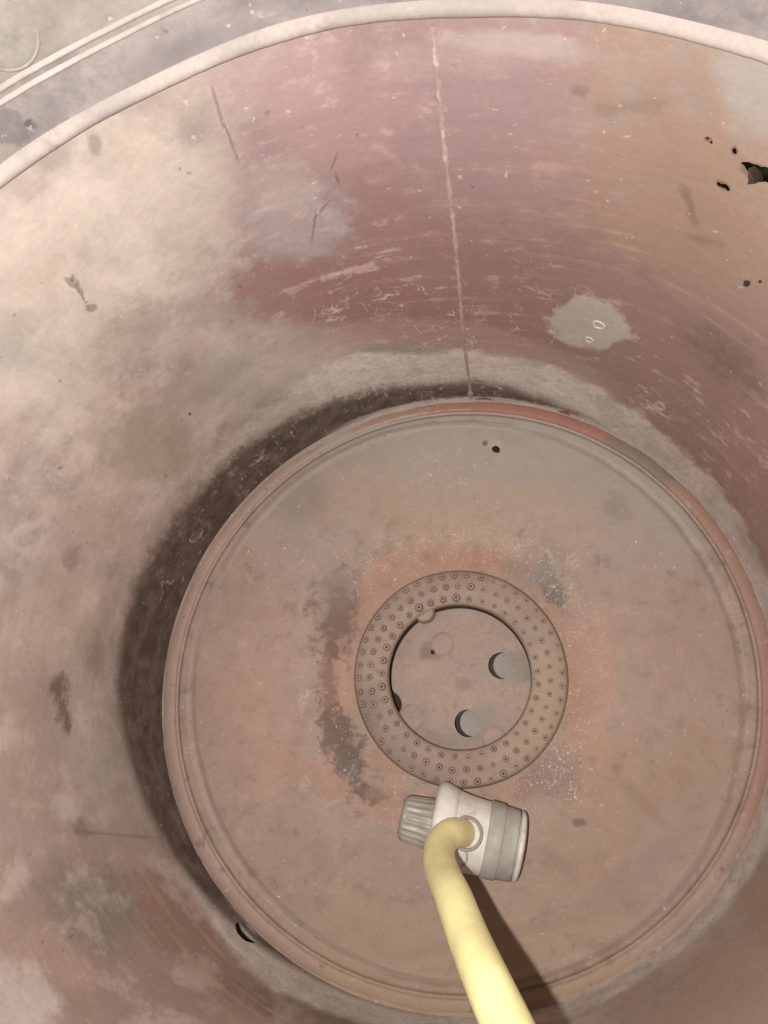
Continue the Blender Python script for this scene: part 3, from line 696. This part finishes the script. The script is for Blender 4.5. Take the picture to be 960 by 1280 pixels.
def dome(name, c_, r, h, mat, parent, flat=0.55, n=36):
    bm = bmesh.new(); prev = None
    for rr_, hh in ((1, -0.0006), (.97, .25), (.9, .7), (flat+.15, .95), (flat, 1.0)):
        row = [bm.verts.new((c_.x + r*rr_*math.cos(2*math.pi*i/n), c_.y + r*rr_*math.sin(2*math.pi*i/n), c_.z + h*hh)) for i in range(n)]
        if prev:
            for i in range(n): bm.faces.new((prev[i], prev[(i+1) % n], row[(i+1) % n], row[i]))
        prev = row
    bm.faces.new(prev)
    return link(name, bm, mat, parent)
for c_, r, h in dc: dome('pressed_dimple', c_, r, h, M_BURNER, base)
d_ = dome('locating_button', rel(531, 766, 0.0), 0.0108, 0.010, M_RING, burner, flat=.7); d_['label'] = 'round button overlapping the inner edge of the ring'
bm = bmesh.new(); bmesh.ops.create_cone(bm, cap_ends=True, segments=16, radius1=.0024, radius2=.0015, depth=.002)
b_ = link('rivet', bm, M_DARK, base); b_.location = rel(541, 815, PZ + .0006)
for c_ in hc:                                         # the steel blank hanging under each hole
    bm = bmesh.new(); bmesh.ops.create_cone(bm, cap_ends=True, segments=40, radius1=HR*1.0, radius2=HR*1.0, depth=.0012)
    if c_ is hc[2]: bm.free(); continue
    k_ = link('knockout_blank', bm, M_DISC, burner, smooth=False); k_.location = c_ + Vector((0.0048, 0.0004, -0.0085)); k_.rotation_euler = (0, 0.06, 0)
lathe('burner_pan', [(0.0005, -0.034), (0.05, -0.034), (0.082, -0.030), (0.088, -0.012), (0.088, -0.0042)], M_DARK, burner, 64)

# nozzles: three staggered rows, each a small cone with a bored mouth
nz_mesh = {}
def nozzle_mesh(kind):
    bm = bmesh.new(); n = 12
    h = (0.0050, 0.0034, 0.0016)[kind]; rb = (0.0033, 0.0031, 0.0027)[kind]
    pr = [(rb, -0.0008), (rb*.92, h*.35), (rb*.72, h*.8), (rb*.45, h), (rb*.30, h*.95), (rb*.28, h*.4)]
    prev = None
    for r, z in pr:
        row = [bm.verts.new((r*math.cos(2*math.pi*i/n), r*math.sin(2*math.pi*i/n), z)) for i in range(n)]
        if prev:
            for i in range(n): bm.faces.new((prev[i], prev[(i+1) % n], row[(i+1) % n], row[i]))
        prev = row
    cap = bm.faces.new(prev); cap.material_index = 1
    me = bpy.data.meshes.new('nozzle'); bm.normal_update(); bm.to_mesh(me); bm.free()
    me.polygons.foreach_set('use_smooth', [True]*len(me.polygons))
    me.materials.append(M_NOZ); me.materials.append(M_DARK)
    return me
for k in range(3): nz_mesh[k] = nozzle_mesh(k)
spots = []
for cnt, r, off in ((48, 0.0945, 0.02), (43, 0.0838, 0.09), (37, 0.0728, 0.05)):
    for i in range(cnt):
        th = off + 2*math.pi*i/cnt + random.uniform(-.008, .008)
        spots.append((th, r + random.uniform(-.0007, .0007)))
def cam_d(s): return (Vector((s[0], 0, 0)) - CAM).length
spots.sort(key=lambda s: (Vector((BC.x + s[1]*math.cos(s[0]), BC.y + s[1]*math.sin(s[0]), .014)) - CAM).length)
rest = bmesh.new()
for q, (th, r) in enumerate(spots):
    ang = math.degrees(th) % 360
    kind = 0 if 75 < ang < 200 else (1 if 200 <= ang < 310 else 2)
    if random.random() < .15: kind = min(2, kind+1)
    loc = Vector((r*math.cos(th), r*math.sin(th), ring_top(r) - .0002 + 0.0007*math.sin(3*th+.6)))
    if q < 100:
        o = bpy.data.objects.new('nozzle', nz_mesh[kind]); COL.objects.link(o); o.parent = burner; o.location = loc
        sc = random.uniform(.9, 1.15)*(1.15 if kind == 0 else 1.0); o.scale = (sc, sc, random.uniform(.7, 1.2))
    else:
        t2 = bmesh.new(); t2.from_mesh(nz_mesh[kind]); bmesh.ops.translate(t2, verts=t2.verts, vec=loc)
        me = bpy.data.meshes.new('tmp'); t2.to_mesh(me); t2.free(); rest.from_mesh(me); bpy.data.meshes.remove(me)
o = link('nozzle_row', rest, M_NOZ, burner); o.data.materials.append(M_DARK); o['kind'] = 'stuff'

# ------------------------------------------------------------------ hose and its fitting
def plastic(name, col, rough, var=0.12, grime=0.35):
    nt = NT(name); obj = nt.n('ShaderNodeTexCoord').outputs['Object']
    a = nt.noise(obj, 45, 5, .6, .2); b = nt.noise(obj, 260, 3, .6)
    dk = tuple(v*(1-var) for v in col)
    c = nt.mix(nt.rng(a, .35, .7), S(dk), S(col))
    d = nt.noise(nt.vmath('ADD', obj, (2, 4, 1)), 70, 6, .65, .4)
    c = nt.mix(nt.rng(d, .52, .68, 0, grime), c, S((132, 110, 92)))
    c = nt.mix(nt.rng(b, .62, .72, 0, .25), c, S(tuple(v*.7 for v in col)))
    return nt.finish(c, nt.rng(a, .3, .7, rough, rough+.15), b, .08, .0005, .4)
M_HOSE = plastic('yellow_hose_rubber', (248, 238, 172), .30, .05, .05)
M_WHITE = plastic('white_plastic', (212, 205, 194), .42, .08)
M_KNOB = plastic('grey_plastic', (158, 150, 140), .34, .10)
M_COLLAR = plastic('grey_collar_plastic', (168, 162, 152), .58, .10)
M_PALE = plastic('pale_disc', (212, 205, 194), .45, .08)

FZ = 0.040
pa = on_floor(517, 1020, FZ); pb = on_floor(640, 1052, FZ)
axis = (pb - pa).normalized(); FC = on_floor(577, 1040, FZ)
hose = empty('hose', Vector((FC.x, FC.y, 0)))
tag(hose, 'pale yellow hose rising from a white plastic fitting with a ribbed grey knob', 'hose')
MPP = (FC - CAM).length / math.sqrt(1 + ((577-480)/FPX)**2 + ((1040-640)/FPX)**2) / FPX   # metres per photo pixel here
axis = (axis + Vector((0, 0, -0.04))).normalized()
upv = (Vector((0, 0, 1)) - axis*axis.z).normalized(); sd = axis.cross(upv)
def fit_lathe(name, prof, mat, parent, nth=64, ribs=0, ribdepth=0.0, ribz=None):
    """profile of (pixels along the axis, radius in pixels)"""
    bm = bmesh.new(); rows = []; nth = ribs*8 if ribs else nth
    base_ = FC - hose.location
    for i in range(nth):
        a = 2*math.pi*i/nth; row = []
        for s_, r in prof:
            rr_ = r
            if ribs and ribz and ribz[0] <= s_ <= ribz[1]: rr_ = r - ribdepth*(0.5 - 0.5*math.cos(ribs*a))**0.7
            row.append(bm.verts.new(base_ + axis*(s_*MPP) + (upv*math.cos(a) + sd*math.sin(a))*(rr_*MPP)))
        rows.append(row)
    for i in range(nth):
        A, B = rows[i], rows[(i+1) % nth]
        for j in range(len(prof)-1): bm.faces.new((A[j], A[j+1], B[j+1], B[j]))
    bm.faces.new([r[0] for r in rows]); bm.faces.new([r[-1] for r in rows][::-1])
    return link(name, bm, mat, parent)
body = fit_lathe('fitting', [(-22, 30), (-21, 46), (-14, 49), (-6, 47.5), (4, 46), (20, 44.5), (30, 44), (33, 43), (34, 40)], M_WHITE, hose)
fit_lathe('flange', [(-39, 34), (-38.6, 46), (-37, 50.5), (-33, 53.5), (-28, 54), (-22, 52.5), (-16, 50.5), (-10, 49), (-9, 40)], M_WHITE, body)
fit_lathe('ribbed_knob', [(-78, 6), (-77.5, 21), (-75.5, 25.5), (-72, 27.5), (-70, 28), (-50, 30), (-38, 31.5), (-34, 31)], M_KNOB, body, ribs=20, ribdepth=2.4, ribz=(-71, -39))
fit_lathe('collar', [(29, 36), (29.5, 44), (31, 46), (47, 45.4), (48, 45), (48.4, 43.8), (49, 43.4), (63, 42.6), (66, 42.2), (67, 40), (67.2, 34)], M_COLLAR, body)
fit_lathe('end_disc', [(66, 20), (66.5, 36), (68.6, 36), (68.8, 41), (69.6, 42), (73, 41.2), (75, 38), (76.5, 30), (77, 10)], M_PALE, body)

# hose centre line
D0 = MPP*FPX
def hp(x, y, k): return at_depth(x, y, D0*k)
HR0 = 17.0*MPP
path = [hp(583, 1042, 0.985), hp(575, 1041, 0.955), hp(562, 1043, 0.915), hp(551, 1055, 0.885), hp(549, 1075, 0.84), hp(556, 1098, 0.78), hp(567, 1122, 0.72),
        hp(586, 1173, 0.645), hp(611, 1231, 0.567), hp(634, 1282, 0.52), hp(664, 1350, 0.465), hp(700, 1430, 0.42)]
last = path[-1]
path += [Vector((last.x+.015, -.265, .535)), Vector((last.x+.03, -.300, .605)), Vector((last.x+.045, -.345, .590)), Vector((last.x+.06, -.375, .45)), Vector((last.x+.07, -.385, .2)), Vector((last.x+.08, -.40, .015))]
def catmull(P_, n=10):
    out = []
    Q = [P_[0]*2-P_[1]] + P_ + [P_[-1]*2-P_[-2]]
    for i in range(1, len(Q)-2):
        for k in range(n):
            t = k/n; a, b, c_, d = Q[i-1], Q[i], Q[i+1], Q[i+2]
            out.append(0.5*((2*b) + (c_-a)*t + (2*a-5*b+4*c_-d)*t*t + (3*b-a-3*c_+d)*t**3))
    out.append(P_[-1]); return out
def tube(name, P_, r, mat, parent, n=40, off=Vector()):
    bm = bmesh.new(); rows = []; nrm = None
    for i, p_ in enumerate(P_):
        tg = (P_[min(i+1, len(P_)-1)] - P_[max(i-1, 0)]).normalized()
        nrm = (Vector((1, 0, 0)) if nrm is None else nrm); nrm = (nrm - tg*nrm.dot(tg)).normalized(); bn = tg.cross(nrm)
        rr_ = r(i/(len(P_)-1)) if callable(r) else r
        rows.append([bm.verts.new(p_ - off + (nrm*math.cos(2*math.pi*k/n) + bn*math.sin(2*math.pi*k/n))*rr_) for k in range(n)])
    for A, B in zip(rows, rows[1:]):
        for k in range(n): bm.faces.new((A[k], A[(k+1) % n], B[(k+1) % n], B[k]))
    bm.faces.new(rows[0][::-1]); bm.faces.new(rows[-1])
    return link(name, bm, mat, parent)
# smooth the line
cl = catmull(path, 14)
for _ in range(6): cl = [cl[0]] + [(cl[i-1] + cl[i]*2 + cl[i+1])/4 for i in range(1, len(cl)-1)] + [cl[-1]]
tube('hose_tube', cl, HR0, M_HOSE, hose, off=hose.location)
# socket lip where the tube enters, greyed to paint in the recess shadow
c0 = hp(583, 1042, 0.955); tdir = (cl[10] - cl[0]).normalized()
a1 = tdir.orthogonal().normalized(); a2 = tdir.cross(a1)
bm = bmesh.new(); rows = []
for i in range(48):
    u = 2*math.pi*i/48; rows.append([])
    for j in range(8):
        v = 2*math.pi*j/8; rr_ = HR0*1.07 + .0014*math.cos(v)
        rows[-1].append(bm.verts.new(c0 - hose.location + (a1*math.cos(u) + a2*math.sin(u))*rr_ + tdir*.0010*math.sin(v)))
for i in range(48):
    for j in range(8): bm.faces.new((rows[i][j], rows[(i+1) % 48][j], rows[(i+1) % 48][(j+1) % 8], rows[i][(j+1) % 8]))
link('socket_lip', bm, plastic('socket_recess_shade', (150, 141, 128), .5), body)

tube('clip', [FC - hose.location + (axis*(6 + 5*math.sin(u)) + (sd*math.sin(g_) + upv*math.cos(g_))*46.6)*MPP for u, g_ in [(math.pi*k/12, math.radians(-30 - 14*math.cos(math.pi*k/12)) * (1 if sd.y < 0 else -1) * -1) for k in range(13)]], 1.1*MPP, M_COLLAR, body, 8)

# ------------------------------------------------------------------ loose glinting flecks
nt = NT('glass_fleck'); obj = nt.n('ShaderNodeTexCoord').outputs['Object']
M_FLECK = nt.finish(nt.mix(nt.noise(obj, 90, 2), S((236, 226, 214)), S((210, 190, 160))), .25, None, spec=.8)
bm = bmesh.new()
def fleck(p_, s_):
    ax = Vector((random.gauss(0, 1), random.gauss(0, 1), random.gauss(0, .3))).normalized()
    bx_ = ax.cross(Vector((0, 0, 1))).normalized(); L_ = s_*random.uniform(.6, 1.7); W_ = s_*random.uniform(.25, .6)
    v = [p_ + ax*L_, p_ - ax*L_*.7 + bx_*W_*.4, p_ + bx_*W_, p_ - bx_*W_, p_ + Vector((0, 0, s_*.7))]
    V_ = [bm.verts.new(q + Vector((0, 0, s_*.15))) for q in v]
    for a, b, c_ in ((0, 2, 4), (2, 1, 4), (1, 3, 4), (3, 0, 4), (0, 3, 2), (1, 2, 3)): bm.faces.new((V_[a], V_[b], V_[c_]))
CL = [(697, 962, 24, 22, 120), (705, 950, 14, 26, 50), (692, 738, 14, 26, 60), (600, 688, 90, 14, 90), (365, 700, 35, 18, 26), (480, 690, 40, 14, 20), (560, 590, 40, 20, 16), (720, 830, 16, 60, 24), (425, 930, 12, 40, 12),
      (770, 760, 60, 90, 18), (600, 650, 150, 40, 50), (290, 860, 50, 200, 16), (330, 800, 60, 120, 12), (700, 1060, 90, 90, 8), (300, 1140, 40, 30, 4), (640, 1100, 12, 20, 3)]
for x, y, sx, sy, n_ in CL:
    for _ in range(n_):
        p_ = on_floor(random.gauss(x, sx), random.gauss(y, sy))
        r_ = oval(p_)
        if r_ > .268 or (p_ - BC).length < RO + .002 : continue
        p_.z = floor_z(r_)
        fleck(p_, random.choice((.0006, .0007, .0009, .0012, .0017)))
for x, y, s_ in ((643, 1121, .0028), (688, 1088, .0012), (772, 1015, .0014), (783, 832, .0022), (284, 1113, .0016), (421, 697, .002), (540, 608, .0016), (644, 706, .0018), (603, 710, .0016)):
    p_ = on_floor(x, y); p_.z = floor_z(oval(p_)); fleck(p_, s_)
o = link('glass_flecks', bm, M_FLECK, None, smooth=False)
tag(o, 'tiny bright glinting flecks scattered on the rusty drum floor round the burner', 'flecks', None, 'stuff')

# ------------------------------------------------------------------ ground, air light and the lamp on the camera
bm = bmesh.new(); bmesh.ops.create_grid(bm, x_segments=1, y_segments=1, size=12)
g = link('ground', bm, worn_material('packed_earth', (96, 82, 68), (118, 102, 86), (78, 66, 56), 3, 14), None)
g.location.z = -0.06; g['kind'] = 'structure'; g['label'] = 'packed brown earth under the drum'; g['category'] = 'ground'

w = bpy.data.worlds.new('World'); SC.world = w; w.use_nodes = True
bg = w.node_tree.nodes['Background']; bg.inputs[0].default_value = (1.0, .95, .9, 1); bg.inputs[1].default_value = 0.07
ld = bpy.data.lights.new('phone_lamp', 'SPOT'); ld.energy = 22.5; ld.shadow_soft_size = 0.0035; ld.color = (1.0, .98, .955)
ld.spot_size = math.radians(156); ld.spot_blend = 1.0
lo = bpy.data.objects.new('phone_lamp', ld); COL.objects.link(lo)
lo.location = CAM + RM @ Vector((-0.028, -0.004, 0.02)); lo.rotation_euler = EUL

SC.render.engine = 'CYCLES'
SC.cycles.max_bounces = 4; SC.cycles.diffuse_bounces = 3; SC.cycles.glossy_bounces = 2; SC.cycles.transmission_bounces = 0; SC.cycles.volume_bounces = 0
SC.cycles.use_adaptive_sampling = True; SC.cycles.adaptive_threshold = 0.02; SC.cycles.caustics_reflective = False
vs = SC.view_settings
vs.view_transform = 'Standard'; vs.look = 'None'; vs.exposure = 0.0; vs.gamma = 1.0; vs.use_curve_mapping = False
SC.display_settings.display_device = 'sRGB'
